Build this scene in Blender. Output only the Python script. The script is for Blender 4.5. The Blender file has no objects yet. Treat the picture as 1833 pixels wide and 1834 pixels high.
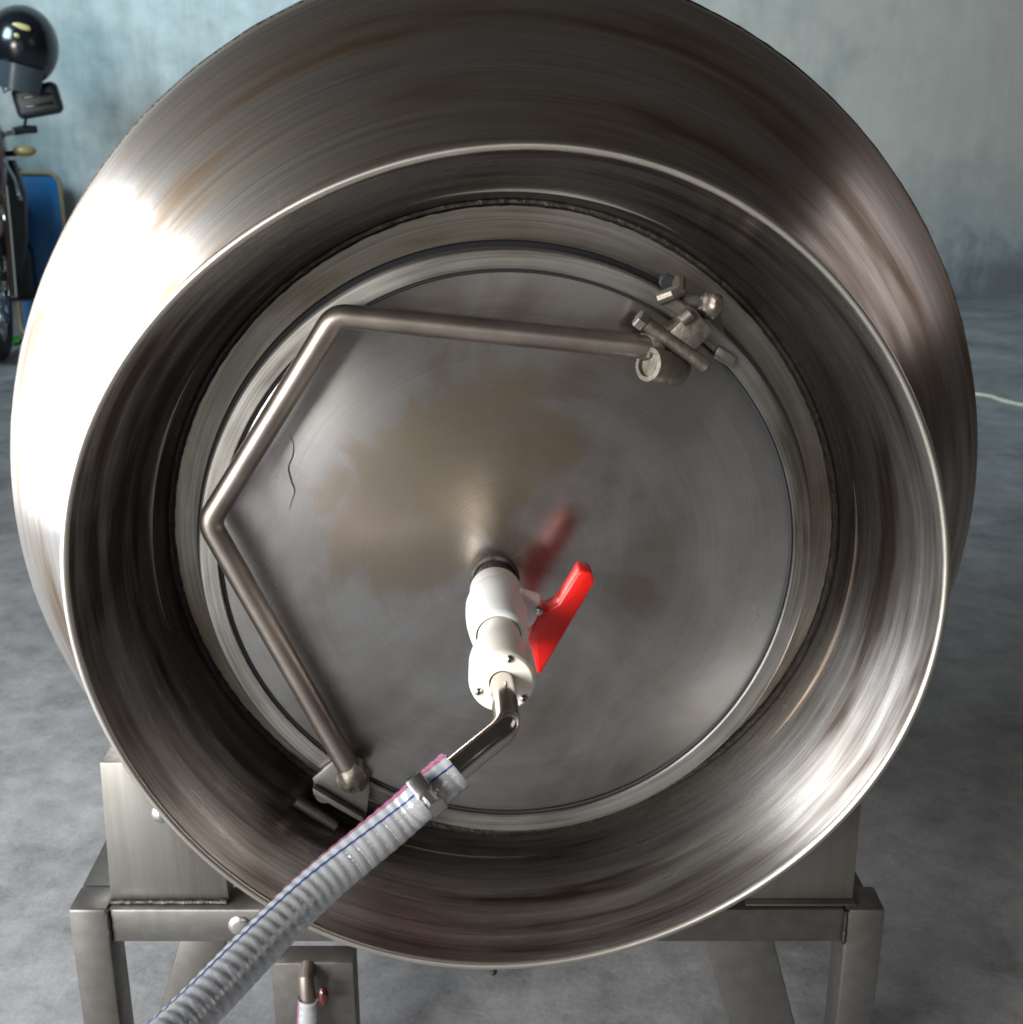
import bpy, bmesh, math, random
from mathutils import Vector, Matrix, noise
random.seed(7)
R = math.radians
sc = bpy.context.scene
COL = sc.collection

# ------------------------------------------------------------------ camera
cam_d = bpy.data.cameras.new('camera')
cam = bpy.data.objects.new('camera', cam_d)
COL.objects.link(cam)
cam.location = (0, 0, 1.02)
cam.rotation_euler = (R(90 - 17.7), 0, 0)
cam_d.sensor_fit = 'HORIZONTAL'
cam_d.sensor_width = 36
cam_d.lens = 36 * 2100 / 1833
cam_d.clip_start = 0.02
cam_d.clip_end = 200
cam_d.dof.use_dof = True
cam_d.dof.focus_distance = 0.95
cam_d.dof.aperture_fstop = 14
sc.camera = cam

# ------------------------------------------------------------------ world and lamps
w = bpy.data.worlds.new('World')
sc.world = w
w.use_nodes = True
bg = w.node_tree.nodes['Background']
bg.inputs[0].default_value = (0.95, 0.84, 0.76, 1)
bg.inputs[1].default_value = 0.027

def area(name, loc, target, sx, sy, power, col):
    d = bpy.data.lights.new(name, 'AREA')
    d.shape = 'RECTANGLE'; d.size = sx; d.size_y = sy
    d.energy = power; d.color = col
    o = bpy.data.objects.new(name, d); COL.objects.link(o)
    o.location = loc
    o.rotation_euler = (Vector(target) - Vector(loc)).to_track_quat('-Z', 'Y').to_euler()
    return o
# daylight through the wide doorway on the left, then four added fill lamps
area('doorway_light', (-2.3, 0.62, 1.08), (0, 0.70, 0.95), 2.7, 1.9, 108, (0.86, 0.94, 1.0))
fd = area('wall_fill_light', (-3.6, 2.9, 3.3), (2.2, 7.7, 1.5), 1.6, 1.6, 125, (0.58, 0.86, 1.0))  # unseen lamp added to brighten the back wall
fd.data.spread = R(95)
area('rear_fill_light', (-2.8, -2.3, 1.30), (0.1, 0.9, 0.75), 2.1, 1.4, 235, (0.98, 0.97, 0.94))  # added lamp, gives the lid its sheen and lifts the hose
area('back_floor_fill_light', (0.8, -6.0, 1.9), (0.2, -1.5, 0.0), 3.2, 1.3, 15, (1.0, 0.95, 0.90))  # added lamp, lights the floor that the plate and lid reflect
area('side_fill_light', (4.2, 1.4, 2.3), (0, 1.2, 0.9), 2.0, 1.8, 9, (1.0, 0.89, 0.88))  # added weak lamp for the soft glow on the shell's right

sc.view_settings.view_transform = 'Standard'
sc.view_settings.look = 'None'
sc.view_settings.gamma = 1
sc.view_settings.exposure = 0.28
sc.render.engine = 'CYCLES'
sc.cycles.use_denoising = True
sc.cycles.filter_width = 1.7
sc.cycles.max_bounces = 8
sc.cycles.sample_clamp_indirect = 6

# ------------------------------------------------------------------ materials
def new_mat(name):
    m = bpy.data.materials.new(name); m.use_nodes = True
    nt = m.node_tree
    return m, nt, nt.nodes, nt.links, nt.nodes['Principled BSDF']

def simple(name, col, rough=0.5, metal=0.0, spec=0.5, coat=0.0, var=0.0, vscale=30, bump=0.0):
    m, nt, N, Lk, b = new_mat(name)
    b.inputs['Base Color'].default_value = (*col, 1)
    b.inputs['Roughness'].default_value = rough
    b.inputs['Metallic'].default_value = metal
    b.inputs['Specular IOR Level'].default_value = spec
    b.inputs['Coat Weight'].default_value = coat
    if var or bump:
        tc = N.new('ShaderNodeTexCoord'); nz = N.new('ShaderNodeTexNoise')
        nz.inputs['Scale'].default_value = vscale; nz.inputs['Detail'].default_value = 6
        Lk.new(tc.outputs['Object'], nz.inputs['Vector'])
        if var:
            mx = N.new('ShaderNodeMix'); mx.data_type = 'RGBA'
            mx.inputs[6].default_value = (*[c * (1 - var) for c in col], 1)
            mx.inputs[7].default_value = (*[min(1, c * (1 + var)) for c in col], 1)
            Lk.new(nz.outputs[0], mx.inputs[0]); Lk.new(mx.outputs[2], b.inputs['Base Color'])
        if bump:
            bp = N.new('ShaderNodeBump'); bp.inputs['Strength'].default_value = bump
            bp.inputs['Distance'].default_value = 0.002
            Lk.new(nz.outputs[0], bp.inputs['Height']); Lk.new(bp.outputs[0], b.inputs['Normal'])
    return m

def math_node(N, Lk, op, a, b=None):
    n = N.new('ShaderNodeMath'); n.operation = op
    for i, v in enumerate((a, b)):
        if v is None: continue
        if isinstance(v, (int, float)): n.inputs[i].default_value = v
        else: Lk.new(v, n.inputs[i])
    return n.outputs[0]

def brushed(name, light=(0.60, 0.57, 0.54), dark=(0.36, 0.30, 0.25), rough=0.30, aniso=0.75,
            streak=90, bump=0.10, patch=3.0, swirl=0.0, arot=0.25, patch_amt=0.9, grow=None, ripple=0.0, lo=0.56, hi=0.84, stain=None, rvar=0.22, wm=0.75, wp=0.65, turn=1.3, zk=0.8, grind=520, gvar=1.0):
    """stainless steel ground in circles about the object's local Z axis"""
    m, nt, N, Lk, b = new_mat(name)
    tc = N.new('ShaderNodeTexCoord'); sp = N.new('ShaderNodeSeparateXYZ')
    Lk.new(tc.outputs['Object'], sp.inputs[0])
    x, y, z = sp.outputs
    rr = math_node(N, Lk, 'SQRT', math_node(N, Lk, 'ADD', math_node(N, Lk, 'MULTIPLY', x, x), math_node(N, Lk, 'MULTIPLY', y, y)))
    rs = math_node(N, Lk, 'MAXIMUM', rr, 0.001)
    cx = math_node(N, Lk, 'MULTIPLY', math_node(N, Lk, 'DIVIDE', x, rs), turn)
    cy = math_node(N, Lk, 'MULTIPLY', math_node(N, Lk, 'DIVIDE', y, rs), turn)
    rz = math_node(N, Lk, 'ADD', rr, math_node(N, Lk, 'MULTIPLY', z, zk))
    def ring_noise(k, det=4):
        cb = N.new('ShaderNodeCombineXYZ')
        Lk.new(cx, cb.inputs[0]); Lk.new(cy, cb.inputs[1])
        Lk.new(math_node(N, Lk, 'MULTIPLY', rz, k), cb.inputs[2])
        nz = N.new('ShaderNodeTexNoise'); nz.inputs['Scale'].default_value = 1.0
        nz.inputs['Detail'].default_value = det; nz.inputs['Roughness'].default_value = 0.65
        Lk.new(cb.outputs[0], nz.inputs['Vector'])
        return nz.outputs[0]
    fine = ring_noise(grind, 2); mid = ring_noise(streak * 0.45, 3)
    pz = N.new('ShaderNodeTexNoise'); pz.inputs['Scale'].default_value = patch
    pz.inputs['Detail'].default_value = 5; pz.inputs['Distortion'].default_value = 0.4 + swirl
    Lk.new(tc.outputs['Object'], pz.inputs['Vector'])
    # colour: steel, browned in rings and patches
    f = math_node(N, Lk, 'ADD', math_node(N, Lk, 'MULTIPLY', mid, wm), math_node(N, Lk, 'MULTIPLY', pz.outputs[0], wp))
    rp = N.new('ShaderNodeMapRange'); rp.inputs[1].default_value = lo; rp.inputs[2].default_value = hi
    rp.inputs[4].default_value = patch_amt
    Lk.new(f, rp.inputs[0])
    mx = N.new('ShaderNodeMix'); mx.data_type = 'RGBA'
    mx.inputs[6].default_value = (*light, 1); mx.inputs[7].default_value = (*dark, 1)
    Lk.new(rp.outputs[0], mx.inputs[0])
    colo = mx.outputs[2]
    # scuffs: short scratches crossing the grain
    sm = N.new('ShaderNodeMapping'); sm.inputs['Rotation'].default_value = (0, 0, 0.7); sm.inputs['Scale'].default_value = (260, 14, 30)
    Lk.new(tc.outputs['Object'], sm.inputs[0])
    sn = N.new('ShaderNodeTexNoise'); sn.inputs['Scale'].default_value = 1.0; sn.inputs['Detail'].default_value = 3
    Lk.new(sm.outputs[0], sn.inputs['Vector'])
    sr = N.new('ShaderNodeMapRange'); sr.inputs[1].default_value = 0.70; sr.inputs[2].default_value = 0.86
    Lk.new(sn.outputs[0], sr.inputs[0])
    gm = N.new('ShaderNodeMapRange'); gm.inputs[1].default_value = 0.32; gm.inputs[2].default_value = 0.68
    gm.inputs[3].default_value = 1 - 0.22 * gvar; gm.inputs[4].default_value = 1 + 0.18 * gvar
    Lk.new(fine, gm.inputs[0])
    vm = N.new('ShaderNodeVectorMath'); vm.operation = 'SCALE'
    Lk.new(colo, vm.inputs[0]); Lk.new(gm.outputs[0], vm.inputs['Scale'])
    colo = vm.outputs[0]
    if stain:
        (sx, sy, srad, scol) = stain
        dx = math_node(N, Lk, 'SUBTRACT', x, sx); dy = math_node(N, Lk, 'SUBTRACT', y, sy)
        dx2 = math_node(N, Lk, 'ADD', math_node(N, Lk, 'MULTIPLY', dx, 0.80), math_node(N, Lk, 'MULTIPLY', dy, 0.60))
        dy2 = math_node(N, Lk, 'MULTIPLY', math_node(N, Lk, 'SUBTRACT', math_node(N, Lk, 'MULTIPLY', dy, 0.80), math_node(N, Lk, 'MULTIPLY', dx, 0.60)), 1.7)
        dd = math_node(N, Lk, 'SQRT', math_node(N, Lk, 'ADD', math_node(N, Lk, 'MULTIPLY', dx2, dx2), math_node(N, Lk, 'MULTIPLY', dy2, dy2)))
        n2 = N.new('ShaderNodeTexNoise'); n2.inputs['Scale'].default_value = 16; n2.inputs['Detail'].default_value = 6
        n2.inputs['Distortion'].default_value = 1.2
        Lk.new(tc.outputs['Object'], n2.inputs['Vector'])
        dd = math_node(N, Lk, 'ADD', dd, math_node(N, Lk, 'MULTIPLY', math_node(N, Lk, 'SUBTRACT', n2.outputs[0], 0.5), 0.16))
        ss = N.new('ShaderNodeMapRange'); ss.interpolation_type = 'SMOOTHSTEP'
        ss.inputs[1].default_value = srad; ss.inputs[2].default_value = srad * 0.66
        Lk.new(dd, ss.inputs[0])
        m3 = N.new('ShaderNodeMix'); m3.data_type = 'RGBA'; m3.inputs[7].default_value = (*scol, 1)
        Lk.new(math_node(N, Lk, 'MULTIPLY', ss.outputs[0], 0.62), m3.inputs[0]); Lk.new(colo, m3.inputs[6])
        colo = m3.outputs[2]
    Lk.new(colo, b.inputs['Base Color'])
    b.inputs['Metallic'].default_value = 1
    ro = math_node(N, Lk, 'ADD', math_node(N, Lk, 'MULTIPLY', mid, rvar), rough - 0.05 - rvar * 0.45)
    ro = math_node(N, Lk, 'ADD', ro, math_node(N, Lk, 'MULTIPLY', sr.outputs[0], 0.05))
    ro = math_node(N, Lk, 'ADD', ro, math_node(N, Lk, 'MULTIPLY', pz.outputs[0], 0.10))
    Lk.new(ro, b.inputs['Roughness'])
    b.inputs['Anisotropic'].default_value = aniso
    if grow:
        ga = N.new('ShaderNodeMapRange'); ga.inputs[1].default_value = grow[0]; ga.inputs[2].default_value = grow[1]
        ga.inputs[3].default_value = 0.1; ga.inputs[4].default_value = aniso
        Lk.new(rr, ga.inputs[0]); Lk.new(ga.outputs[0], b.inputs['Anisotropic'])
        ge = N.new('ShaderNodeMapRange'); ge.inputs[1].default_value = 0.07; ge.inputs[2].default_value = 0.25
        ge.inputs[4].default_value = 0.075
        Lk.new(rr, ge.inputs[0])
        ro = math_node(N, Lk, 'ADD', ro, ge.outputs[0]); Lk.new(ro, b.inputs['Roughness'])
    b.inputs['Anisotropic Rotation'].default_value = arot
    tg = N.new('ShaderNodeTangent'); tg.direction_type = 'RADIAL'; tg.axis = 'Z'
    Lk.new(tg.outputs[0], b.inputs['Tangent'])
    hgt = math_node(N, Lk, 'ADD', fine, math_node(N, Lk, 'MULTIPLY', pz.outputs[0], 3.0 if swirl else 1.0))
    hgt = math_node(N, Lk, 'ADD', hgt, math_node(N, Lk, 'MULTIPLY', mid, ripple))
    bp = N.new('ShaderNodeBump'); bp.inputs['Strength'].default_value = bump
    bp.inputs['Distance'].default_value = 0.0012
    Lk.new(hgt, bp.inputs['Height']); Lk.new(bp.outputs[0], b.inputs['Normal'])
    return m

def sheet_steel(name, col=(0.50, 0.48, 0.45), rough=0.38, grain=(4, 4, 120), dirt=0.5):
    m, nt, N, Lk, b = new_mat(name)
    tc = N.new('ShaderNodeTexCoord'); mp = N.new('ShaderNodeMapping')
    mp.inputs['Scale'].default_value = grain
    Lk.new(tc.outputs['Object'], mp.inputs[0])
    nz = N.new('ShaderNodeTexNoise'); nz.inputs['Scale'].default_value = 1; nz.inputs['Detail'].default_value = 6
    Lk.new(mp.outputs[0], nz.inputs['Vector'])
    pz = N.new('ShaderNodeTexNoise'); pz.inputs['Scale'].default_value = 9; pz.inputs['Detail'].default_value = 7
    Lk.new(tc.outputs['Object'], pz.inputs['Vector'])
    f = math_node(N, Lk, 'MULTIPLY', math_node(N, Lk, 'ADD', nz.outputs[0], pz.outputs[0]), 0.5)
    rp = N.new('ShaderNodeMapRange'); rp.inputs[1].default_value = 0.38; rp.inputs[2].default_value = 0.66
    rp.inputs[4].default_value = dirt
    Lk.new(f, rp.inputs[0])
    mx = N.new('ShaderNodeMix'); mx.data_type = 'RGBA'
    mx.inputs[6].default_value = (*col, 1); mx.inputs[7].default_value = (col[0] * .62, col[1] * .56, col[2] * .5, 1)
    Lk.new(rp.outputs[0], mx.inputs[0]); Lk.new(mx.outputs[2], b.inputs['Base Color'])
    b.inputs['Metallic'].default_value = 0.85
    Lk.new(math_node(N, Lk, 'ADD', math_node(N, Lk, 'MULTIPLY', f, 0.35), rough - 0.17), b.inputs['Roughness'])
    bp = N.new('ShaderNodeBump'); bp.inputs['Strength'].default_value = 0.12; bp.inputs['Distance'].default_value = 0.001
    Lk.new(nz.outputs[0], bp.inputs['Height']); Lk.new(bp.outputs[0], b.inputs['Normal'])
    return m

M = {}
M['shell'] = brushed('shell_steel', rough=0.32, aniso=0.80, streak=32, patch=2.4, ripple=1.4, bump=0.14, light=(0.74, 0.71, 0.68), dark=(0.23, 0.150, 0.085), lo=0.52, hi=0.84, patch_amt=0.95, rvar=0.36, wm=1.05, wp=0.34, turn=1.1, zk=-0.8)
M['collar'] = brushed('collar_steel', rough=0.28, aniso=0.80, streak=100, patch=3.0, ripple=2.0, light=(0.68, 0.66, 0.64), dark=(0.11, 0.085, 0.072), lo=0.51, hi=0.83, patch_amt=1.0, rvar=0.26)
M['plate'] = brushed('plate_steel', rough=0.38, aniso=0.5, streak=70, patch=7, light=(0.46, 0.45, 0.41), dark=(0.20, 0.165, 0.125), lo=0.50, hi=0.86)
M['lid'] = brushed('lid_steel', rough=0.215, aniso=0.92, streak=12, patch=5.5, swirl=2.2, bump=0.045, gvar=0.28, light=(0.48, 0.475, 0.47), dark=(0.22, 0.18, 0.148), grow=(0.07, 0.23), patch_amt=0.8, lo=0.56, hi=0.92, stain=(-0.062, 0.070, 0.150, (0.37, 0.285, 0.195)), rvar=0.10)
M['flange'] = brushed('flange_steel', rough=0.42, aniso=0.3, streak=120, patch=7, light=(0.46, 0.45, 0.42), dark=(0.11, 0.095, 0.08), lo=0.52, hi=0.86, patch_amt=1.0)
M['rim'] = simple('rim_steel', (0.60, 0.56, 0.50), 0.36, 1.0, var=0.2, vscale=14)
M['rod'] = simple('rod_steel', (0.29, 0.25, 0.22), 0.42, 1.0, var=0.5, vscale=26, bump=0.25)
M['weld'] = simple('weld_metal', (0.085, 0.075, 0.068), 0.5, 1.0, var=0.5, vscale=160, bump=0.9)
M['dark_weld'] = simple('burnt_weld', (0.07, 0.06, 0.055), 0.6, 0.6, var=0.6, vscale=120, bump=0.8)
M['brass'] = simple('dull_hinge_metal', (0.18, 0.16, 0.13), 0.52, 0.9, var=0.5, vscale=110, bump=0.7)
M['chrome'] = simple('polished_steel', (0.66, 0.62, 0.58), 0.14, 1.0, var=0.12, vscale=40)
M['rubber'] = simple('black_rubber', (0.012, 0.013, 0.015), 0.5)
M['box'] = sheet_steel('box_steel', (0.29, 0.28, 0.26), 0.44, (140, 140, 5), dirt=0.8)
M['frame'] = sheet_steel('frame_steel', (0.205, 0.198, 0.188), 0.42, (60, 60, 60), dirt=0.9)
M['red'] = simple('red_plastic', (0.72, 0.012, 0.008), 0.32, var=0.12, vscale=30)
M['bolt'] = simple('bolt_steel', (0.62, 0.60, 0.57), 0.25, 1.0)
M['black_gloss'] = simple('black_gloss', (0.006, 0.007, 0.009), 0.2, coat=0.15)
M['black_matte'] = simple('black_plastic', (0.018, 0.020, 0.024), 0.42, var=0.3, vscale=40)
M['maroon'] = simple('dark_red_paint', (0.075, 0.010, 0.014), 0.22, coat=0.5)
M['amber'] = simple('amber_lens', (0.24, 0.17, 0.07), 0.3)
M['gold'] = simple('gold_print', (0.42, 0.31, 0.12), 0.35)
M['mirror'] = simple('mirror_glass', (0.85, 0.9, 0.92), 0.04, 1.0)
M['visor'] = simple('smoked_visor', (0.045, 0.055, 0.065), 0.08, coat=0.5)
M['tyre'] = simple('tyre_rubber', (0.02, 0.02, 0.022), 0.7, var=0.3, vscale=60)
M['alloy'] = simple('wheel_alloy', (0.55, 0.57, 0.60), 0.25, 1.0)
M['blue'] = simple('blue_vinyl', (0.02, 0.17, 0.45), 0.42, var=0.35, vscale=8)
M['tan'] = simple('tan_piping', (0.33, 0.27, 0.15), 0.6, var=0.3, vscale=60)
M['green'] = simple('green_scrap', (0.05, 0.30, 0.06), 0.6, var=0.5, vscale=60)
M['straw'] = simple('pale_straw', (0.55, 0.48, 0.36), 0.7, var=0.3, vscale=60)
M['clear_end'] = None

def pvc():
    m, nt, N, Lk, b = new_mat('white_pvc')
    b.inputs['Base Color'].default_value = (0.78, 0.77, 0.74, 1)
    b.inputs['Roughness'].default_value = 0.36
    b.inputs['Subsurface Weight'].default_value = 0.2
    b.inputs['Subsurface Radius'].default_value = (0.01, 0.008, 0.006)
    b.inputs['Subsurface Scale'].default_value = 0.5
    tc = N.new('ShaderNodeTexCoord'); nz = N.new('ShaderNodeTexNoise'); nz.inputs['Scale'].default_value = 45
    nz.inputs['Detail'].default_value = 5
    Lk.new(tc.outputs['Object'], nz.inputs['Vector'])
    mx = N.new('ShaderNodeMix'); mx.data_type = 'RGBA'
    mx.inputs[6].default_value = (0.86, 0.86, 0.85, 1); mx.inputs[7].default_value = (0.76, 0.73, 0.68, 1)
    Lk.new(nz.outputs[0], mx.inputs[0]); Lk.new(mx.outputs[2], b.inputs['Base Color'])
    return m
def nylon():
    m, nt, N, Lk, b = new_mat('cream_nylon')
    b.inputs['Base Color'].default_value = (0.86, 0.80, 0.70, 1)
    b.inputs['Roughness'].default_value = 0.33
    b.inputs['Subsurface Weight'].default_value = 0.35
    b.inputs['Subsurface Radius'].default_value = (0.012, 0.008, 0.005)
    b.inputs['Subsurface Scale'].default_value = 0.6
    return m
M['pvc'] = pvc(); M['nylon'] = nylon()

def clear_hose(name, tint=(0.93, 0.94, 0.96), body=0.50):
    m = bpy.data.materials.new(name); m.use_nodes = True
    nt = m.node_tree; N = nt.nodes; Lk = nt.links
    N.remove(N['Principled BSDF'])
    out = N['Material Output']
    tr = N.new('ShaderNodeBsdfTransparent'); tr.inputs[0].default_value = (*tint, 1)
    df = N.new('ShaderNodeBsdfTranslucent'); df.inputs[0].default_value = (0.95, 0.95, 0.96, 1)
    d2 = N.new('ShaderNodeBsdfDiffuse'); d2.inputs[0].default_value = (0.96, 0.965, 0.97, 1)
    gl = N.new('ShaderNodeBsdfGlossy'); gl.inputs['Roughness'].default_value = 0.10
    gl.inputs[0].default_value = (0.95, 0.97, 1.0, 1)
    fr = N.new('ShaderNodeFresnel'); fr.inputs[0].default_value = 1.95
    m0 = N.new('ShaderNodeMixShader'); m0.inputs[0].default_value = 0.70
    Lk.new(df.outputs[0], m0.inputs[1]); Lk.new(d2.outputs[0], m0.inputs[2])
    m1 = N.new('ShaderNodeMixShader'); m1.inputs[0].default_value = body
    Lk.new(tr.outputs[0], m1.inputs[1]); Lk.new(m0.outputs[0], m1.inputs[2])
    m2 = N.new('ShaderNodeMixShader')
    Lk.new(fr.outputs[0], m2.inputs[0]); Lk.new(m1.outputs[0], m2.inputs[1]); Lk.new(gl.outputs[0], m2.inputs[2])
    Lk.new(m2.outputs[0], out.inputs[0])
    return m
M['hose'] = clear_hose('clear_hose')
M['wire'] = simple('spiral_wire', (0.92, 0.93, 0.94), 0.28, 0.45)
M['blue_line'] = simple('blue_stripe', (0.010, 0.035, 0.20), 0.35)
M['red_line'] = simple('pink_red_stripe', (0.30, 0.085, 0.16), 0.35)

def concrete():
    m, nt, N, Lk, b = new_mat('concrete_floor')
    tc = N.new('ShaderNodeTexCoord')
    def nz(scale, det=8, ro=0.6, dist=0.0):
        n = N.new('ShaderNodeTexNoise'); n.inputs['Scale'].default_value = scale
        n.inputs['Detail'].default_value = det; n.inputs['Roughness'].default_value = ro
        n.inputs['Distortion'].default_value = dist
        Lk.new(tc.outputs['Object'], n.inputs['Vector']); return n.outputs[0]
    a, c, d = nz(2.2, 9, .68, .2), nz(13, 9, .72, .3), nz(140, 6, .8)
    f = math_node(N, Lk, 'ADD', math_node(N, Lk, 'MULTIPLY', a, 0.55), math_node(N, Lk, 'MULTIPLY', c, 0.45))
    f = math_node(N, Lk, 'ADD', math_node(N, Lk, 'MULTIPLY', f, 0.8), math_node(N, Lk, 'MULTIPLY', d, 0.2))
    cr = N.new('ShaderNodeValToRGB'); e = cr.color_ramp.elements
    e[0].position = 0.36; e[0].color = (0.085, 0.080, 0.077, 1)
    e[1].position = 0.66; e[1].color = (0.45, 0.442, 0.44, 1)
    k = e.new(0.5); k.color = (0.265, 0.26, 0.262, 1)
    Lk.new(f, cr.inputs[0]); Lk.new(cr.outputs[0], b.inputs['Base Color'])
    Lk.new(math_node(N, Lk, 'ADD', math_node(N, Lk, 'MULTIPLY', c, 0.35), 0.30), b.inputs['Roughness'])
    bp = N.new('ShaderNodeBump'); bp.inputs['Strength'].default_value = 0.35; bp.inputs['Distance'].default_value = 0.01
    Lk.new(f, bp.inputs['Height']); Lk.new(bp.outputs[0], b.inputs['Normal'])
    return m
def plaster():
    m, nt, N, Lk, b = new_mat('plaster_wall')
    tc = N.new('ShaderNodeTexCoord')
    def nz(scale, det=8, ro=0.6, mp=None):
        n = N.new('ShaderNodeTexNoise'); n.inputs['Scale'].default_value = scale
        n.inputs['Detail'].default_value = det; n.inputs['Roughness'].default_value = ro
        if mp:
            q = N.new('ShaderNodeMapping'); q.inputs['Scale'].default_value = mp
            Lk.new(tc.outputs['Object'], q.inputs[0]); Lk.new(q.outputs[0], n.inputs['Vector'])
        else: Lk.new(tc.outputs['Object'], n.inputs['Vector'])
        return n.outputs[0]
    a, c, d = nz(1.6), nz(9), nz(3, 7, .7, (3.0, 3.0, .35))
    f = math_node(N, Lk, 'ADD', math_node(N, Lk, 'MULTIPLY', a, 0.4), math_node(N, Lk, 'ADD', math_node(N, Lk, 'MULTIPLY', c, 0.3), math_node(N, Lk, 'MULTIPLY', d, 0.3)))
    cr = N.new('ShaderNodeValToRGB'); e = cr.color_ramp.elements
    e[0].position = 0.36; e[0].color = (0.22, 0.235, 0.225, 1)
    e[1].position = 0.66; e[1].color = (0.55, 0.565, 0.55, 1)
    Lk.new(f, cr.inputs[0])
    # warmer light towards the right, painted into the wall colour as beige
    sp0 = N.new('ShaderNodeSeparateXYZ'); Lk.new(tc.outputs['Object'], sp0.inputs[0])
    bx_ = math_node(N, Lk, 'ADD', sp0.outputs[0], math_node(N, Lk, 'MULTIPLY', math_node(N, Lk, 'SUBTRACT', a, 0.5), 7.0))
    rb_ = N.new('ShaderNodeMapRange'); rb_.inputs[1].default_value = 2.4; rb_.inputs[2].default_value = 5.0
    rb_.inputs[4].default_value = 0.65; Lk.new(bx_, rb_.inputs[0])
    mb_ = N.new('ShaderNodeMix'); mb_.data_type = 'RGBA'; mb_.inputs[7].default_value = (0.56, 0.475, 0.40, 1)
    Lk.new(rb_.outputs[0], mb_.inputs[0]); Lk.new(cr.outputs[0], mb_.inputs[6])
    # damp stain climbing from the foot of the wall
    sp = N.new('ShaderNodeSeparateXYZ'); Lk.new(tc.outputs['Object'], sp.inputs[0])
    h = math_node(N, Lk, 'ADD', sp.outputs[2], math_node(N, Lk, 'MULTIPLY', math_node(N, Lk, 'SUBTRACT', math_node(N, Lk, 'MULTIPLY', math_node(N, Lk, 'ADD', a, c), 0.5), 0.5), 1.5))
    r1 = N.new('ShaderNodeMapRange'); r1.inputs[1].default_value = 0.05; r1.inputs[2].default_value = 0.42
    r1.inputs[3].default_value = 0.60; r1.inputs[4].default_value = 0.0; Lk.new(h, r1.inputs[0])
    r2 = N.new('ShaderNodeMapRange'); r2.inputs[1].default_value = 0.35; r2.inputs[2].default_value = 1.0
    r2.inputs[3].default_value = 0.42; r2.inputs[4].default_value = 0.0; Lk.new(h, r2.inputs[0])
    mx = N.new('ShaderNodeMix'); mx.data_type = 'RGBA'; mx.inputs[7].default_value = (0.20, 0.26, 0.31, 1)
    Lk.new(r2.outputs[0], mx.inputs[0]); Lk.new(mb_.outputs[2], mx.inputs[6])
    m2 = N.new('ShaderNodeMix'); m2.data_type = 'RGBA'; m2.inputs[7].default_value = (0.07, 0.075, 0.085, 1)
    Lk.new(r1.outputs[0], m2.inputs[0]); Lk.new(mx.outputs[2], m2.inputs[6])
    Lk.new(m2.outputs[2], b.inputs['Base Color'])
    b.inputs['Roughness'].default_value = 0.85
    bp = N.new('ShaderNodeBump'); bp.inputs['Strength'].default_value = 0.3; bp.inputs['Distance'].default_value = 0.01
    Lk.new(f, bp.inputs['Height']); Lk.new(bp.outputs[0], b.inputs['Normal'])
    return m
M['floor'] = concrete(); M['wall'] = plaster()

# ------------------------------------------------------------------ mesh helpers
def obj(name, me, mat, parent=None, sharp=35):
    if sharp is not None:
        for p in me.polygons: p.use_smooth = True
        me.set_sharp_from_angle(angle=R(sharp))
    me.materials.append(M[mat] if isinstance(mat, str) else mat)
    o = bpy.data.objects.new(name, me); COL.objects.link(o)
    if parent: o.parent = parent
    return o
def from_py(name, v, f):
    me = bpy.data.meshes.new(name); me.from_pydata([tuple(p) for p in v], [], f); me.update()
    bm = bmesh.new(); bm.from_mesh(me); bmesh.ops.recalc_face_normals(bm, faces=bm.faces); bm.to_mesh(me); bm.free()
    return me
def bm_mesh(name, bm):
    bmesh.ops.recalc_face_normals(bm, faces=bm.faces)
    me = bpy.data.meshes.new(name); bm.to_mesh(me); bm.free(); return me
def empty(name, loc=(0, 0, 0), rz=0, mat=None):
    o = bpy.data.objects.new(name, None); COL.objects.link(o)
    o.empty_display_size = 0.1
    if mat is not None: o.matrix_world = mat
    else: o.location = loc; o.rotation_euler = (0, 0, rz)
    return o
def tag(o, label=None, cat=None, group=None, kind=None):
    if label: o['label'] = label
    if cat: o['category'] = cat
    if group: o['group'] = group
    if kind: o['kind'] = kind
    return o

def lathe(prof, seg=160, closed=False, wob=None, c=(0, 0)):
    """revolve (r, w) pairs about local Z; wob(angle) is added to r"""
    v, f = [], []
    n = len(prof); ring = []
    for (r, wz) in prof:
        if r < 1e-6:
            ring.append([len(v)] * seg); v.append((c[0], c[1], wz)); continue
        idx = []
        for i in range(seg):
            a = 2 * math.pi * i / seg
            q = r + (wob(a, r, wz) if wob else 0)
            idx.append(len(v)); v.append((c[0] + q * math.cos(a), c[1] + q * math.sin(a), wz))
        ring.append(idx)
    for k in range(n if closed else n - 1):
        A, B = ring[k], ring[(k + 1) % n]
        for i in range(seg):
            j = (i + 1) % seg
            q = [A[i], A[j], B[j], B[i]]
            u = []
            for t in q:
                if t not in u: u.append(t)
            if len(u) > 2: f.append(u)
    return from_py('lathe', v, f)

def torus(Rm, rm, wz, seg=160, ms=10, wob=None, bump=0.0):
    v, f = [], []
    for i in range(seg):
        a = 2 * math.pi * i / seg
        q = Rm + (wob(a, Rm, wz) if wob else 0)
        s = rm * (1 + bump * (random.random() - 0.5) * 2)
        for k in range(ms):
            b = 2 * math.pi * k / ms
            rr = q + s * math.cos(b)
            v.append((rr * math.cos(a), rr * math.sin(a), wz + s * math.sin(b)))
    for i in range(seg):
        for k in range(ms):
            f.append([i * ms + k, ((i + 1) % seg) * ms + k, ((i + 1) % seg) * ms + (k + 1) % ms, i * ms + (k + 1) % ms])
    return from_py('torus', v, f)

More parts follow.
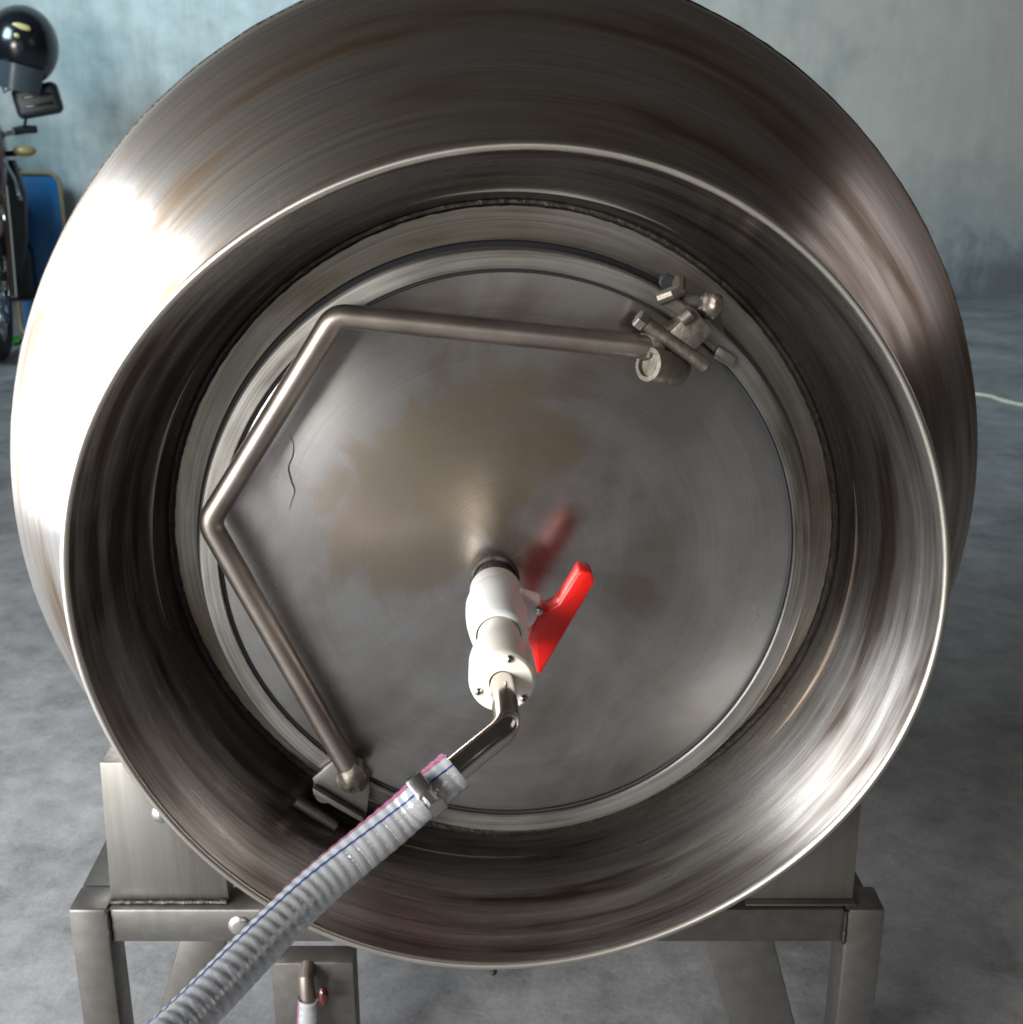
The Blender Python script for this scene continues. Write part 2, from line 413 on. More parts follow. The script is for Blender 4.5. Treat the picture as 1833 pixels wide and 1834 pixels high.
def frames(path):
    P = [Vector(p) for p in path]; T = []
    for i in range(len(P)):
        a = P[max(0, i - 1)]; b = P[min(len(P) - 1, i + 1)]
        if 0 < i < len(P) - 1: t = (P[i] - a).normalized() + (b - P[i]).normalized()
        else: t = b - a
        T.append(t.normalized())
    up = Vector((0, 0, 1)) if abs(T[0].z) < 0.9 else Vector((0, 1, 0))
    n = (up - T[0] * up.dot(T[0])).normalized(); out = []
    for i in range(len(P)):
        n = (n - T[i] * n.dot(T[i])).normalized()
        out.append((P[i], T[i], n, T[i].cross(n)))
    return out
def tube(path, rad, seg=16, cap=True, miter=False):
    fr = frames(path); v, f = [], []
    for i, (p, t, n, b) in enumerate(fr):
        r = rad[i] if isinstance(rad, (list, tuple)) else rad
        for k in range(seg):
            a = 2 * math.pi * k / seg
            v.append(p + (n * math.cos(a) + b * math.sin(a)) * r)
    m = len(fr)
    for i in range(m - 1):
        for k in range(seg):
            f.append([i * seg + k, i * seg + (k + 1) % seg, (i + 1) * seg + (k + 1) % seg, (i + 1) * seg + k])
    if cap:
        f.append(list(range(seg))[::-1]); f.append([(m - 1) * seg + k for k in range(seg)])
    return from_py('tube', v, f)
def catmull(pts, n):
    P = [Vector(p) for p in pts]; P = [P[0] * 2 - P[1]] + P + [P[-1] * 2 - P[-2]]
    out = []
    for i in range(1, len(P) - 2):
        for k in range(n):
            t = k / n; a, b, c, d = P[i - 1], P[i], P[i + 1], P[i + 2]
            out.append(0.5 * ((2 * b) + (c - a) * t + (2 * a - 5 * b + 4 * c - d) * t * t + (3 * b - a - 3 * c + d) * t ** 3))
    out.append(P[-2]); return out
def resample(pts, step):
    P = [Vector(p) for p in pts]; out = [P[0].copy()]; need = step
    for a, b in zip(P, P[1:]):
        d = (b - a).length; pos = 0.0
        while d - pos >= need:
            pos += need; out.append(a.lerp(b, pos / d)); need = step
        need -= d - pos
    return out
def box(x0, x1, y0, y1, z0, z1, bev=0.003, seg=2):
    bm = bmesh.new(); bmesh.ops.create_cube(bm, size=1)
    for q in bm.verts:
        q.co = Vector((x0 + (q.co.x + .5) * (x1 - x0), y0 + (q.co.y + .5) * (y1 - y0), z0 + (q.co.z + .5) * (z1 - z0)))
    if bev: bmesh.ops.bevel(bm, geom=list(bm.edges), offset=bev, segments=seg, affect='EDGES', profile=0.5)
    return bm_mesh('box', bm)
def prism(poly, axis, d0, d1, bev=0.002):
    """poly of 2D points extruded along 'x','y' or 'z'"""
    bm = bmesh.new()
    def pt(a, b, d): return {'x': (d, a, b), 'y': (a, d, b), 'z': (a, b, d)}[axis]
    A = [bm.verts.new(pt(a, b, d0)) for a, b in poly]; B = [bm.verts.new(pt(a, b, d1)) for a, b in poly]
    bm.faces.new(A); bm.faces.new(B)
    n = len(poly)
    for i in range(n): bm.faces.new((A[i], A[(i + 1) % n], B[(i + 1) % n], B[i]))
    bmesh.ops.recalc_face_normals(bm, faces=bm.faces)
    if bev: bmesh.ops.bevel(bm, geom=list(bm.edges), offset=bev, segments=2, affect='EDGES', profile=0.5)
    return bm_mesh('prism', bm)
def blob(c, r, lump=0.15, sub=3, seed=0.0, freq=60):
    bm = bmesh.new(); bmesh.ops.create_icosphere(bm, subdivisions=sub, radius=1)
    for q in bm.verts:
        d = q.co.normalized(); k = 1 + lump * noise.noise(d * 2.2 + Vector((seed, seed, seed)))
        q.co = Vector(c) + Vector((d.x * r[0], d.y * r[1], d.z * r[2])) * k
    return bm_mesh('blob', bm)
def cyl(a, b, r, seg=24, r2=None, bev=True):
    a, b = Vector(a), Vector(b); t = (b - a).normalized(); e = min(r * .15, (b - a).length * .2)
    r2 = r if r2 is None else r2
    if bev: return tube([a, a + t * e, b - t * e, b], [r - e, r, r2, r2 - e], seg)
    return tube([a, b], [r, r2], seg)

# ------------------------------------------------------------------ setting
g = from_py('floor', [(-14, -9, 0), (14, -9, 0), (14, 16, 0), (-14, 16, 0)], [[0, 1, 2, 3]])
tag(obj('floor', g, 'floor', sharp=None), kind='structure')
WA, WB = Vector((-2.718, 6.357, 0)), Vector((3.376, 8.098, 0))
wd = (WB - WA).normalized(); wn = Vector((-wd.y, wd.x, 0))
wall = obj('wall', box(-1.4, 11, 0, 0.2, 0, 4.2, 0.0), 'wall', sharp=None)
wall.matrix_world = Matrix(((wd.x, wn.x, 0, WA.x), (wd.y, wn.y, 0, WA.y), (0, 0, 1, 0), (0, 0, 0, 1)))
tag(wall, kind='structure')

# ------------------------------------------------------------------ the drum (local: x right, y up, z out of the mouth along the axis)
AX = Vector((0.03817, -0.99927, 0)); EX = Vector((0.99927, 0.03817, 0)); RC = Vector((0.0012, 0.8986, 0.6554))
DM = Matrix(((EX.x, 0, AX.x, RC.x), (EX.y, 0, AX.y, RC.y), (0, 1, AX.z, RC.z), (0, 0, 0, 1)))
drum = tag(empty('tumbling_drum', mat=DM),
           'large round stainless steel drum lying on its side, with flared mouth and closed round lid', 'drum')
def h(a, c):
    return (c[0] * math.cos(2 * a) + c[1] * math.sin(2 * a) + c[2] * math.cos(3 * a) + c[3] * math.sin(3 * a)
            + c[4] * math.cos(4 * a) + c[5] * math.sin(4 * a)) * 0.001
def wob_mouth(a, r, wz):
    t = max(0.0, min(1.0, (wz + .147) / .147))
    c0 = (.12, -.71, .19, -.44, 1.6, -.86); c1 = (1.27, .34, -.33, -.38, 1.04, -2.27)
    return h(a, c0) * (1 - t) + h(a, c1) * t
def wob_shell(a, r, wz):
    t = max(0.0, min(1.0, (r - .33) / .19))
    return h(a, (-2.37, -.61, -.68, -1.88, 1.21, .42)) * t
# dished front shell and body
prof = [(.322, -.116), (.336, -.120), (.352, -.131), (.378, -.150), (.405, -.170), (.424, -.186), (.442, -.202), (.458, -.218), (.473, -.235),
        (.486, -.252), (.497, -.269), (.507, -.285), (.514, -.298), (.5185, -.312), (.520, -.330), (.520, -.60), (.520, -.92), (.508, -.95), (.40, -.98), (0, -.99)]
shell = obj('shell', lathe(prof, 200, wob=wob_shell), 'shell', drum, 40)
obj('weld_seam', torus(.5195, .0018, -.318, 300, 8, wob_shell, 0.2), 'weld', shell)
# flared mouth collar
cp = [(.3125, -.147), (.3270, -.100), (.3420, -.052), (.3575, -.003), (.3612, -.003), (.3457, -.052), (.3307, -.100), (.3162, -.147)]
fine = []
for i in range(len(cp) - 1):
    fine.append(cp[i])
    if i not in (3,): fine.append(tuple((a + b) / 2 for a, b in zip(cp[i], cp[i + 1])))
fine.append(cp[-1])
collar = obj('mouth_collar', lathe(fine, 200, closed=True, wob=wob_mouth), 'collar', drum, 40)
obj('rolled_rim', torus(.3594, .0036, 0.0, 220, 12, wob_mouth, 0.04), 'rim', collar)
obj('weld_drip', blob((-.018, -.3655, -.002), (.0035, .0050, .0035), .3, seed=1.7), 'weld', collar)
# front plate inside the mouth
plate = obj('front_plate', lathe([(.255, -.1475), (.275, -.1470), (.295, -.1465), (.3115, -.146), (.3115, -.152), (.255, -.152)], 160, closed=True, wob=wob_mouth), 'plate', drum, 30)
obj('weld_bead', torus(.3102, .0034, -.1455, 420, 7, wob_mouth, 0.13), 'weld', plate)
obj('neck_ring', lathe([(.262, -.150), (.262, -.108), (.256, -.106), (.250, -.108), (.250, -.150)], 160, closed=True), 'plate', drum, 30)
# lid
def wob_fl(a, r, wz):
    return h(a, (-1.2, -1.6, -.8, .4, .4, .9)) * (0.5 + 0.5 * min(1, max(0, (r - .25) / .026)))
lid_prof = [(.2585, -.104), (.2585, -.0985)] + [(.25 * k / 10, -.0975 + 0.0012 * (1 - k / 10)) for k in range(10, 0, -1)] + [(0, -.0963)]
lid = obj('lid', lathe(lid_prof, 160), 'lid', drum, 30)
obj('lid_flange', lathe([(.2595, -.106), (.2595, -.0945), (.2605, -.0930), (.2680, -.0928), (.2748, -.0930), (.2765, -.0945), (.2765, -.106)], 180, closed=True, wob=wob_fl), 'flange', lid, 30)
obj('gasket', torus(.2580, .0014, -.0976, 180, 8, wob_fl), 'rubber', lid)
obj('seal_ring', torus(.2745, .0074, -.1136, 180, 10, wob_fl), 'rubber', lid)
# locking bar
def bar_path(pts, rb=0.012):
    P = [Vector(p) for p in pts]; out = [P[0]]
    for i in range(1, len(P) - 1):
        a = (P[i - 1] - P[i]).normalized(); b = (P[i + 1] - P[i]).normalized()
        p0, p2 = P[i] + a * rb, P[i] + b * rb
        for k in range(7):
            t = k / 6; out.append(p0 * (1 - t) ** 2 + P[i] * 2 * t * (1 - t) + p2 * t * t)
    out.append(P[-1]); return out
WB_ = -.072
bar = obj('locking_bar', tube(bar_path([(.1255, .1950, WB_ - .002), (.1080, .1988, WB_), (-.1430, .2258, WB_), (-.2600, .0489, WB_), (-.1505, -.191, WB_)], .011), .0104, 20), 'rod', drum)
obj('weld_blob', blob((-.1465, -.2010, WB_), (.0150, .0175, .0130), .25, seed=3.1), 'brass', bar)
obj('bracket_plate', prism([(-.1860, -.2110), (-.1645, -.1930), (-.1310, -.2170), (-.1370, -.2545), (-.1835, -.2225)], 'z', -.090, -.085, .001), 'frame', bar)
obj('bracket_lip', prism([(-.1850, -.2155), (-.1385, -.2490), (-.1375, -.2560), (-.1845, -.2235)], 'z', -.085, -.076, .001), 'frame', bar)
obj('hinge_lug', tube([(-.205, -.242, -.098), (-.187, -.255, -.098), (-.168, -.272, -.100)], [.0052, .0060, .0048], 12), 'frame', bar)
obj('hinge_post', cyl((-.176, -.232, -.1465), (-.176, -.232, -.090), .010), 'rod', bar)
# pivot at the other end
obj('pivot_pin', cyl((.1060, .2230, -.068), (.1655, .1820, -.068), .0060), 'brass', bar)
obj('pivot_nut', cyl((.1050, .2237, -.068), (.1125, .2186, -.068), .0085, 6), 'rod', bar)
bb = lathe([(.0075, -.021), (.0145, -.021), (.0152, -.018), (.0152, .013), (.0142, .016), (.0105, .0165), (.0098, .0125), (.0, .0125)], 28)
br = obj('pivot_barrel', bb, 'brass', bar)
br.matrix_local = Matrix.Translation((.1270, .1822, -.070)) @ Vector((-.78, .22, .58)).to_track_quat('Z', 'Y').to_matrix().to_4x4()
obj('lug_block', prism([(.131, .210), (.152, .231), (.170, .212), (.149, .190)], 'z', -.1005, -.066, .002), 'brass', bar)
obj('weld_blob', blob((.1180, .1965, WB_ - .002), (.0150, .0125, .0120), .3, seed=6.2), 'brass', bar)
obj('lug_bolt', cyl((.141, .2205, -.0625), (.149, .2275, -.0625), .0055, 12), 'rod', bar)
obj('lug_knob', blob((.168, .231, -.078), (.0105, .0115, .0100), .25, seed=5), 'rod', bar)
obj('lug_base', prism([(.150, .240), (.178, .234), (.190, .190), (.168, .176), (.140, .205)], 'z', -.1200, -.1010, .002), 'frame', bar)
obj('lug_hook', tube([(.127, .236, -.090), (.136, .2405, -.085), (.1425, .243, -.087), (.1435, .250, -.096)], .0062, 10), 'brass', bar)
obj('lug_slot', cyl((.1335, .2490, -.102), (.1335, .2490, -.0925), .0068, 14), 'rubber', bar)
obj('clip_tab', prism([(.178, .196), (.194, .186), (.191, .176), (.174, .186)], 'z', -.0925, -.086, .001), 'flange', bar)
# hairline mark left on the lid
crk = [(-.189 + 0.0024 * math.sin(i * .42) + .0003 * math.sin(i * 1.1) - .00012 * i, .117 - i * .0026, -.0966) for i in range(26)]
obj('scratch_hair', tube(crk, [.00015 + .00035 * math.sin(math.pi * (i + .5) / 26) for i in range(26)], 6), 'rubber', lid)

# ------------------------------------------------------------------ ball valve on the lid
valve = tag(empty('ball_valve', mat=DM @ Matrix.Translation((-.013, -.016, 0))), 'white plastic ball valve with red lever, screwed into middle of lid', 'valve')
obj('base_weld', torus(.0195, .0034, -.0965, 60, 8, None, 0.1), 'dark_weld', valve)
obj('nipple', lathe([(.018, -.096), (.018, -.064), (.0, -.064)], 40), 'dark_weld', valve)
obj('valve_body', lathe([(.014, -.067), (.0215, -.067), (.0225, -.0655), (.0227, -.048), (.0232, -.044), (.0250, -.036), (.0262, -.027), (.0262, -.010), (.0255, .004), (.0240, .018),
                         (.0225, .029), (.0205, .0345), (.0185, .0355), (.0178, .033)], 56), 'pvc', valve, 50)
obj('stem_boss', cyl((.014, .006, -.020), (.0335, -.001, -.020), .0150, 28), 'pvc', valve)
hp = [(0.0685, 0.0404), (0.0787, 0.0378), (0.0817, 0.0289), (0.0367, -0.0544), (0.0339, -0.0539), (0.03, -0.0325), (0.0257, -0.0237), (0.0317, -0.007), (0.0325, 0.0056), (0.0419, 0.0045), (0.0512, 0.0104)]
obj('lever', prism(hp, 'z', -.032, -.008, .0022), 'red', valve, 50)
obj('lever_screw', lathe([(.0, .0030), (.0022, .0028), (.0040, .0015), (.0044, 0)], 16), 'bolt', valve).matrix_local = Matrix.Translation((.0345, .0045, -.0085))
# ------------------------------------------------------------------ swivel coupling and bent pipe
sw = tag(empty('swivel_coupling', mat=DM @ Matrix.Translation((-.0125, -.016, 0))), 'cream plastic swivel coupling with three small screws on front of valve', 'coupling')
obj('coupling_body', lathe([(.0, .030), (.0172, .030), (.0172, .044), (.0180, .050), (.0205, .062), (.0232, .074), (.0243, .082), (.0246, .100), (.0246, .112), (.0238, .1165), (.0222, .118), (.0098, .118), (.0098, .110), (.0, .110)], 56), 'nylon', sw, 40)
for (u, v) in ((.0055, .0190), (-.0172, -.0065), (.0160, -.0125)):
    s_ = obj('screw', lathe([(.0, .1205), (.0016, .1203), (.0030, .1190), (.0032, .1175), (.0, .1175)], 16), 'bolt', sw)
    s_.location = (u, v, 0)
    obj('screw_socket', lathe([(.0, .1208), (.0014, .1208), (.0014, .1195)], 6), 'rubber', s_)
pipe = tag(obj('bent_pipe', tube(bar_path([(-.0122, -.016, .111), (-.0110, -.0170, .1836), (-.0393, -.0351, .1956), (-.062, -.0495, .2075)], .010), .0094, 24), 'chrome'),
           'short polished steel pipe bent between the cream coupling and clear hose', 'pipe')
pipe.matrix_world = DM

# ------------------------------------------------------------------ clear spiral hose
def make_hose(root, pts, ro, pitch, blue_a, red_a, red_w, twist=0.0):
    raw = catmull(pts, 40)
    ctr = resample(raw, pitch / 8)
    fr = frames(ctr)
    rad = [ro * (1 + 0.016 * math.sin(2 * math.pi * i / 8) + 0.012 * noise.noise(Vector((i * 0.031, ro * 900, 0)))) for i in range(len(ctr))]
    obj('hose_wall', tube(ctr, rad, 28, cap=False), 'hose', root, 60)
    # wire spiral inside the wall
    hel = []
    for i, (p, t, n, b) in enumerate(fr):
        a = 2 * math.pi * i / 8
        hel.append(p + (n * math.cos(a) + b * math.sin(a)) * ro * .90)
    hel = catmull(hel, 3)
    obj('wire_spiral', tube(hel, ro * .095, 6), 'wire', root)
    def ribbon(a0, a1, lift, k=4):
        v, f = [], []
        for i, (p, t, n, b) in enumerate(fr):
            for j in range(k):
                a = a0 + (a1 - a0) * j / (k - 1) + twist * i * pitch / 8
                v.append(p + (n * math.cos(a) + b * math.sin(a)) * (rad[i] + lift))
        for i in range(len(fr) - 1):
            for j in range(k - 1):
                f.append([i * k + j, i * k + j + 1, (i + 1) * k + j + 1, (i + 1) * k + j])
        return from_py('ribbon', v, f)
    obj('blue_stripe', ribbon(blue_a - .045, blue_a + .045, .00025, 3), 'blue_line', root, 60)
    obj('red_stripe', ribbon(red_a - red_w, red_a + red_w, .00025, 6), 'red_line', root, 60)
    return fr, rad
DI = DM.inverted()
hl = [(-.0465, -.0390, .2005), (-.0673, -.0530, .2107), (-.0895, -.0690, .2203), (-.1422, -.0937, .2629), (-.1962, -.1052, .3538), (-.2294, -.0993, .4294)]
hw = [DM @ Vector(p) for p in hl] + [Vector(p) for p in ((-.27, .30, .545), (-.36, .16, .46), (-.46, .06, .26), (-.60, .05, .07), (-.80, .12, .016), (-1.3, .2, .016))]
hose = tag(empty('clear_hose', loc=hw[-1]), 'clear ribbed hose with wire spiral, blue line and pink stripe, running to lower left', 'hose')
hloc = [p - hw[-1] for p in hw]
fr, rad = make_hose(hose, hloc, .0140, .0077, -0.66, 0.26, .32, 4.0)
# cuff at the cut end of the hose and the clamp
p0, t0, n0, b0 = fr[0]
clamp = tag(empty('hose_clamp', loc=hw[-1]), 'steel worm drive clamp around the end of the clear hose', 'clamp')
pc, tcv, nc, bc = fr[26]
Mc = Matrix(((nc.x, bc.x, tcv.x, pc.x), (nc.y, bc.y, tcv.y, pc.y), (nc.z, bc.z, tcv.z, pc.z), (0, 0, 0, 1)))
band = obj('band', lathe([(.0149, -.0055), (.0156, -.0055), (.0156, .0055), (.0149, .0055)], 48, closed=True), 'bolt', clamp)
band.matrix_local = Mc
for i in range(9):
    a = 0.15 + i * 0.135
    q = obj('band_slot', box(-.0012, .0012, -.0006, .0006, -.0035, .0035, 0), 'black_matte', band, None)
    q.matrix_local = Matrix.Rotation(a, 4, 'Z') @ Matrix.Translation((.0150, 0, 0))
ha = -0.55
hs = obj('screw_housing', box(-.0045, .0045, -.007, .007, -.006, .006, .0015), 'bolt', clamp)
hs.matrix_local = Mc @ Matrix.Rotation(ha, 4, 'Z') @ Matrix.Translation((.0195, 0, 0))
sc_ = obj('clamp_screw', cyl((0, .005, 0), (0, .0145, 0), .0042, 6), 'bolt', clamp)
sc_.matrix_local = Mc @ Matrix.Rotation(ha, 4, 'Z') @ Matrix.Translation((.0195, -.0205, 0))

# ------------------------------------------------------------------ stand
stand = tag(empty('drum_stand', (-.035, 1.02, 0)), 'low square tube steel stand with boxed roller housings under the drum', 'stand')
def sp(name, me, mat='frame', par=None, sharp=35):
    o = obj(name, me, mat, par or stand, sharp)
    if par is None: o.matrix_local = Matrix.Translation((.035, -1.02, 0))
    return o
sp('front_beam', box(-.4055, .3355, 1.0, 1.04, .2425, .2815, .003))
for x0, x1 in ((-.446, -.4065), (.3365, .376)):
    lg = sp('leg', box(x0, x1, .9985, 1.0395, 0, .2825, .004))
    sp('leg', box(x0 - .030, x1 - .030, 1.80, 1.84, 0, .2625, .004))
def side(x0, x1, z0, z1):
    v = []
    for y in (1.041, 1.799):
        dx = -.0382 * (y - 1.041)
        v += [(x0 + dx, y, z0), (x1 + dx, y, z0), (x1 + dx, y, z1), (x0 + dx, y, z1)]
    return from_py('side', v, [[0, 1, 2, 3], [4, 5, 6, 7], [0, 1, 5, 4], [1, 2, 6, 5], [2, 3, 7, 6], [3, 0, 4, 7]])
sp('side_beam', side(-.445, -.407, .2425, .2805)); sp('side_beam', side(.349, .375, .222, .262))
sp('rear_beam', box(-.435, .305, 1.841, 1.88, .08, .12, .003))
bl = sp('roller_housing', prism([(-.406, .2835), (-.401, .441), (-.362, .441), (-.287, .338), (-.2865, .2835)], 'y', 1.012, 1.064, .0015), 'box')
obj('bolt', lathe([(.0, .006), (.0045, .0055), (.0085, .003), (.0095, 0)], 24), 'bolt', bl).matrix_local = Matrix.Translation((-.346, 1.012, .384)) @ Matrix.Rotation(R(90), 4, 'X')
sp('roller_housing', prism([(.346, .2855), (.344, .430), (.310, .430), (.236, .338), (.236, .2855)], 'y', 1.012, 1.064, .0015), 'box')
sp('housing_foot', box(.236, .3475, 1.004, 1.062, .2823, .2850, .0008))
sp('weld_line', tube([(-.405 + .0045 * i, 1.0095, .2835 + .0008 * random.random()) for i in range(27)], [.0022 + .0012 * random.random() for i in range(27)], 8), 'weld')
for jx in (-.406, .336):
    sp('weld_line', tube([(jx, .9985, .2425 + .0039 * i) for i in range(11)], [.0016 + .0014 * random.random() for i in range(11)], 8), 'weld')
def brace(xt0, xt1, xb0, xb1, y0, y1):
    return prism([(xt0, .2415), (xt1, .2415), (xb1, 0), (xb0, 0)], 'y', y0, y1, .002)
sp('brace', brace(-.338, -.290, -.416, -.368, 1.006, 1.036)); sp('brace', brace(.194, .267, .270, .335, 1.006, 1.036))
cb = sp('washer', lathe([(.0, .0035), (.006, .0035), (.009, .003), (.0118, .001), (.012, 0)], 28), 'bolt')
cb.matrix_local = Matrix.Translation((.035, -1.02, 0)) @ Matrix.Translation((-.274, 1.0, .262)) @ Matrix.Rotation(R(90), 4, 'X')
sp('centre_post', box(-.2585, -.1695, 1.05, 1.08, 0, .177, .002))
# small drain hose in front of the post
dh = tag(empty('drain_hose', (-.216, 1.03, 0)), 'small clear drain hose with blue and red lines below the stand', 'hose')
obj('outlet_pipe', tube([(-.003, .022, .172), (-.002, .004, .170), (-.001, 0, .158), (0, -.001, .138)], .0085, 16), 'rod', dh)
make_hose(dh, [(0, -.001, .150), (-.003, -.003, .115), (-.008, -.008, .07), (-.02, -.03, .025), (-.06, -.08, .013), (-.14, -.12, .013)], .0105, .008, -1.0, -1.9, .35)
obj('red_knob', blob((.0165, -.002, .152), (.0060, .0060, .0120), .15, seed=9), 'maroon', dh)

# ------------------------------------------------------------------ motorcycle by the wall, only its front shows
bike = tag(empty('motorcycle', (-2.46, 5.6, 0), R(15)), 'dark motorcycle parked facing out at far left by the wall', 'motorcycle')
def wheel(cy, par):
    me = torus(.252, .048, 0, 64, 14)
    t = obj('tyre', me, 'tyre', par); t.matrix_local = Matrix.Translation((0, cy, .30)) @ Matrix.Rotation(R(90), 4, 'Y')
    r_ = obj('wheel_rim', lathe([(.200, -.03), (.212, -.03), (.205, 0), (.212, .03), (.200, .03)], 64, closed=True), 'alloy', t)
    d_ = obj('brake_disc', lathe([(.075, .052), (.125, .052), (.125, .057), (.075, .057)], 48, closed=True), 'alloy', t)
    obj('hub', lathe([(0, -.06), (.04, -.06), (.035, 0), (.04, .06), (0, .06)], 24), 'alloy', t)
    for k in range(6):
        a = k * math.pi / 3
        obj('spoke', cyl((.035 * math.cos(a), .035 * math.sin(a), 0), (.202 * math.cos(a), .202 * math.sin(a), 0), .012, 8), 'alloy', t)
wheel(0, bike); wheel(1.25, bike)
for s_ in (-1, 1):
    obj('fork_leg', tube([(s_ * .085, 0, .30), (s_ * .085, .12, .62), (s_ * .08, .24, .96)], [.026, .024, .020], 14), 'chrome', bike)
    obj('grip', tube([(s_ * .15, .28, 1.05), (s_ * .20, .30, 1.06), (s_ * .25, .32, 1.06)], [.019, .021, .018], 14), 'black_matte', bike)
    obj('mirror_stem', tube([(s_ * .20, .28, 1.07), (s_ * .22, .25, 1.12), (s_ * .25, .20, 1.16)], .007, 8), 'black_gloss', bike)
    bx = obj('mirror_housing', box(-.105, .105, -.045, .045, -.072, .072, .03, 4), 'black_matte', bike)
    bx.matrix_local = Matrix.Translation((s_ * .285, .18, 1.188)) @ Matrix.Rotation(R(-10 * s_), 4, 'Y')
    for q in (-.022, .018):
        obj('mirror_rib', box(-.062, .070, -.051, -.043, q - .006, q + .006, .003), 'black_gloss', bx)
    sg = obj('turn_signal', blob((s_ * .205, .15, .962), (.052, .030, .026), 0.0), 'amber', bike)
    obj('signal_stem', tube([(s_ * .10, .19, .945), (s_ * .165, .155, .952)], .014, 10), 'black_matte', sg)
obj('handlebar', tube(catmull([(-.20, .30, 1.06), (-.12, .27, 1.04), (0, .26, 1.02), (.12, .27, 1.04), (.20, .30, 1.06)], 8), .013, 12), 'chrome', bike)
def loft(name, secs, mat, par):
    """secs: (z, half width, front y, back y)"""
    v, f = [], []; n = 20
    for z, hw_, y0, y1 in secs:
        for k in range(n):
            a = 2 * math.pi * k / n
            sx = math.copysign(abs(math.cos(a)) ** .7, math.cos(a)); sy = math.copysign(abs(math.sin(a)) ** .7, math.sin(a))
            v.append((hw_ * sx, (y0 + y1) / 2 + (y1 - y0) / 2 * sy, z))
    for i in range(len(secs) - 1):
        for k in range(n): f.append([i * n + k, i * n + (k + 1) % n, (i + 1) * n + (k + 1) % n, (i + 1) * n + k])
    f.append(list(range(n))); f.append([(len(secs) - 1) * n + k for k in range(n)])
    return obj(name, from_py(name, v, f), mat, par)
loft('front_cowl', [(.74, .07, .02, .20), (.82, .115, -.02, .25), (.94, .130, -.03, .28), (1.04, .125, 0, .28), (1.12, .09, .05, .25)], 'maroon', bike)
obj('headlight', blob((0, -.03, .96), (.085, .035, .06), 0), 'mirror', bike)
obj('front_fender', tube([(0, -.20, .44), (0, -.10, .58), (0, .05, .63), (0, .20, .56), (0, .28, .42)], [.03, .075, .085, .08, .04], 14), 'maroon', bike)
loft('leg_shield', [(.36, .10, .34, .44), (.55, .15, .30, .44), (.75, .17, .26, .42), (.92, .14, .24, .40)], 'black_gloss', bike)
obj('engine', box(-.13, .13, .45, .95, .22, .50, .04, 3), 'black_matte', bike)
obj('body', tube([(0, .30, .82), (0, .55, .62), (0, .85, .66), (0, 1.2, .74), (0, 1.55, .80)], [.10, .12, .15, .13, .06], 16), 'maroon', bike)
obj('seat', tube([(0, .62, .80), (0, .85, .82), (0, 1.15, .85), (0, 1.45, .88)], [.07, .12, .12, .07], 16), 'black_matte', bike)
obj('trim_strip', tube([(.125, -.02, .93), (.155, .05, .84), (.165, .12, .74)], .008, 8), 'alloy', bike)
for s_ in (-1, 1):
    obj('swing_arm', tube([(s_ * .10, .80, .34), (s_ * .10, 1.25, .30)], .022, 10), 'black_matte', bike)
    obj('side_stand', tube([(s_ * .10, .70, .26), (s_ * .20, .74, .006)], .012, 8), 'black_matte', bike) if s_ < 0 else None

# helmet hung on the mirror
HM = Matrix.Translation((-2.262, 5.82, 1.425)) @ Matrix.Rotation(R(12), 4, 'Z') @ Matrix.Rotation(R(14), 4, 'Y')
helm = tag(empty('helmet', mat=HM), 'glossy black open face helmet with gold marks hanging on motorcycle mirror', 'helmet')
def helmet_mesh():
    bm = bmesh.new(); bmesh.ops.create_uvsphere(bm, u_segments=48, v_segments=32, radius=1)
    dele = []
    for q in bm.verts:
        d = q.co.copy()
        a = math.atan2(d.x, -d.y)
        front = max(0, math.cos(a))
        low = -.42 - .42 * (1 - front) if abs(a) < 1.15 else -.86
        low = -.86 + .36 * max(0, 1 - (abs(a) / .95) ** 4)
        if d.z < low: dele.append(q)
        q.co = Vector((d.x * .158, d.y * .175, d.z * .178))
    bmesh.ops.delete(bm, geom=dele, context='VERTS')
    r_ = bmesh.ops.solidify(bm, geom=list(bm.faces), thickness=.012)
    return bm_mesh('helmet_shell', bm)
obj('helmet_shell', helmet_mesh(), 'black_gloss', helm, 50)
obj('liner', blob((0, .012, -.03), (.138, .150, .125), 0), 'black_matte', helm)
def visor():
    v, f = [], []
    for i in range(17):
        a = -1.0 + 2.0 * i / 16
        for z in (-.085, -.125, -.165, -.20):
            k = .93 + (z + .085) * .9
            v.append((math.sin(a) * .160 * k, -math.cos(a) * .176 * k, z))
    for i in range(16):
        for j in range(3): f.append([i * 4 + j, i * 4 + j + 1, i * 4 + 5 + j, i * 4 + 4 + j])
    me = from_py('visor', v, f)
    bm = bmesh.new(); bm.from_mesh(me); bmesh.ops.solidify(bm, geom=list(bm.faces), thickness=.003)
    return bm_mesh('visor', bm)
obj('visor', visor(), 'visor', helm)
obj('gold_emblem', blob((.012, -.1535, .075), (.040, .010, .016), .2, seed=2), 'gold', helm)
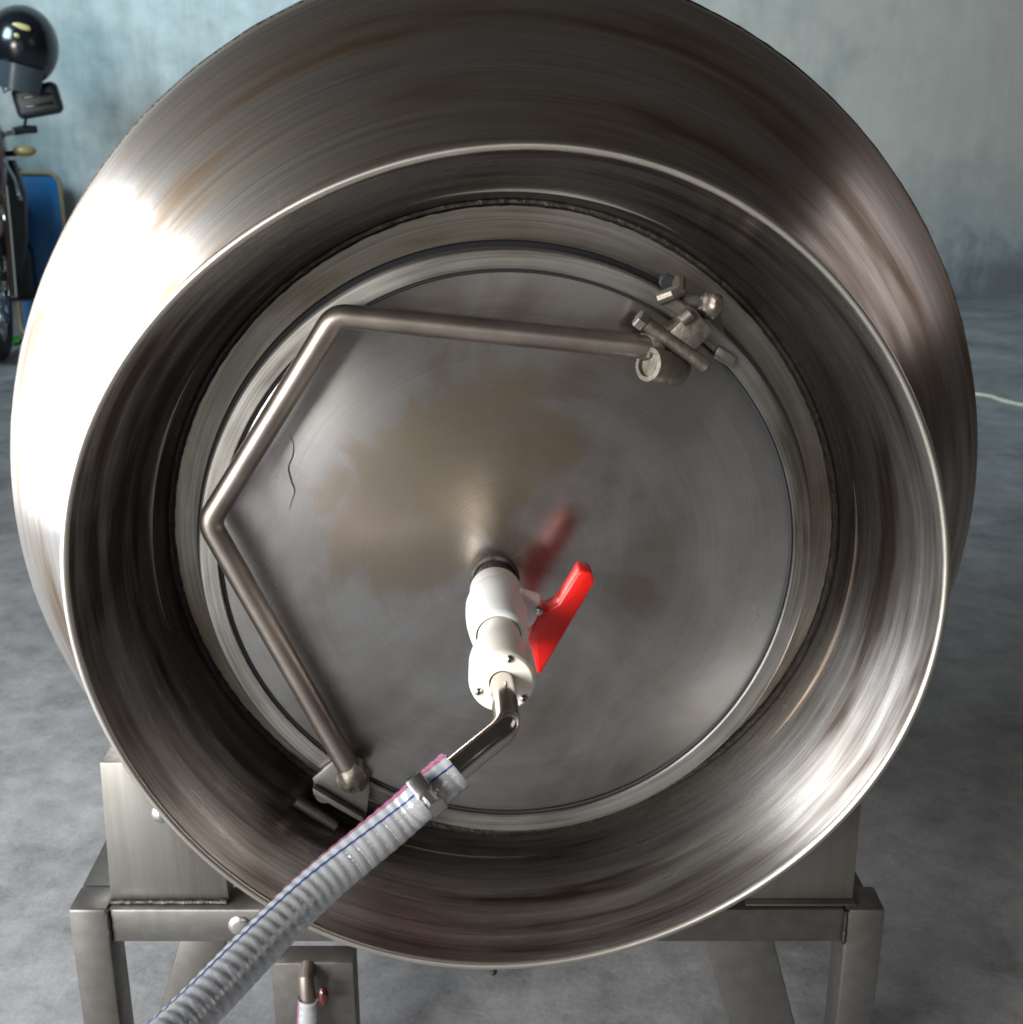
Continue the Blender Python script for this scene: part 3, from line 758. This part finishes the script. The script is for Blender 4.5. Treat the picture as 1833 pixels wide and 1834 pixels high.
obj('gold_emblem', blob((.000, -.1690, .033), (.013, .008, .011), .2, seed=4), 'gold', helm)
obj('chin_strap', tube([(.06, -.10, -.10), (.02, -.14, -.18), (-.03, -.13, -.22), (-.07, -.09, -.13)], .006, 8), 'black_matte', helm)

# blue board leaning on the wall, scrap and straw on the floor
board = tag(empty('blue_board', (-2.47, 6.26, 0), math.atan2(wd.y, wd.x)), 'upright blue rounded board with tan edging leaning on wall behind motorcycle', 'board')
def rrect(w_, h_, r_, n=8):
    P = []
    for cx_, cz_, a0 in ((w_ / 2 - r_, r_, -90), (w_ / 2 - r_, h_ - r_, 0), (-w_ / 2 + r_, h_ - r_, 90), (-w_ / 2 + r_, r_, 180)):
        for k in range(n + 1):
            a = R(a0 + 90 * k / n); P.append((cx_ + r_ * math.cos(a), cz_ + r_ * math.sin(a)))
    return P
rr_ = rrect(.27, .835, .065)
pn = obj('panel', prism(rr_, 'y', -.02, .02, .006), 'blue', board)
ed = obj('edging', tube([(a, -.022, b) for a, b in rr_] + [(rr_[0][0], -.022, rr_[0][1])], .0115, 10), 'tan', board)
for o in (pn, ed): o.rotation_euler = (R(-4), 0, 0); o.location = (0, 0, .012)

def scrap():
    bm = bmesh.new(); bmesh.ops.create_grid(bm, x_segments=14, y_segments=10, size=1)
    for q in bm.verts:
        d = q.co.copy(); k = .75 + .35 * noise.noise(d * 1.7)
        q.co = Vector((d.x * .16 * k, d.y * .13 * k, .010 + .022 * abs(noise.noise(d * 3.1))))
    bmesh.ops.solidify(bm, geom=list(bm.faces), thickness=.006)
    return bm_mesh('scrap', bm)
gs = tag(obj('green_cloth', scrap(), 'green'), 'crumpled green scrap on the floor by the motorcycle wheel', 'scrap')
gs.location = (-2.66, 6.12, 0)
tw = [(1.80, 4.86, .006), (1.912, 4.792, .007), (1.967, 4.726, .010), (1.991, 4.66, .007), (2.057, 4.559, .006), (2.2, 4.45, .006)]
tag(obj('straw_twig', tube(catmull(tw, 6), .0075, 8), 'straw'), 'thin pale straw lying on the floor right of the drum', 'twig')
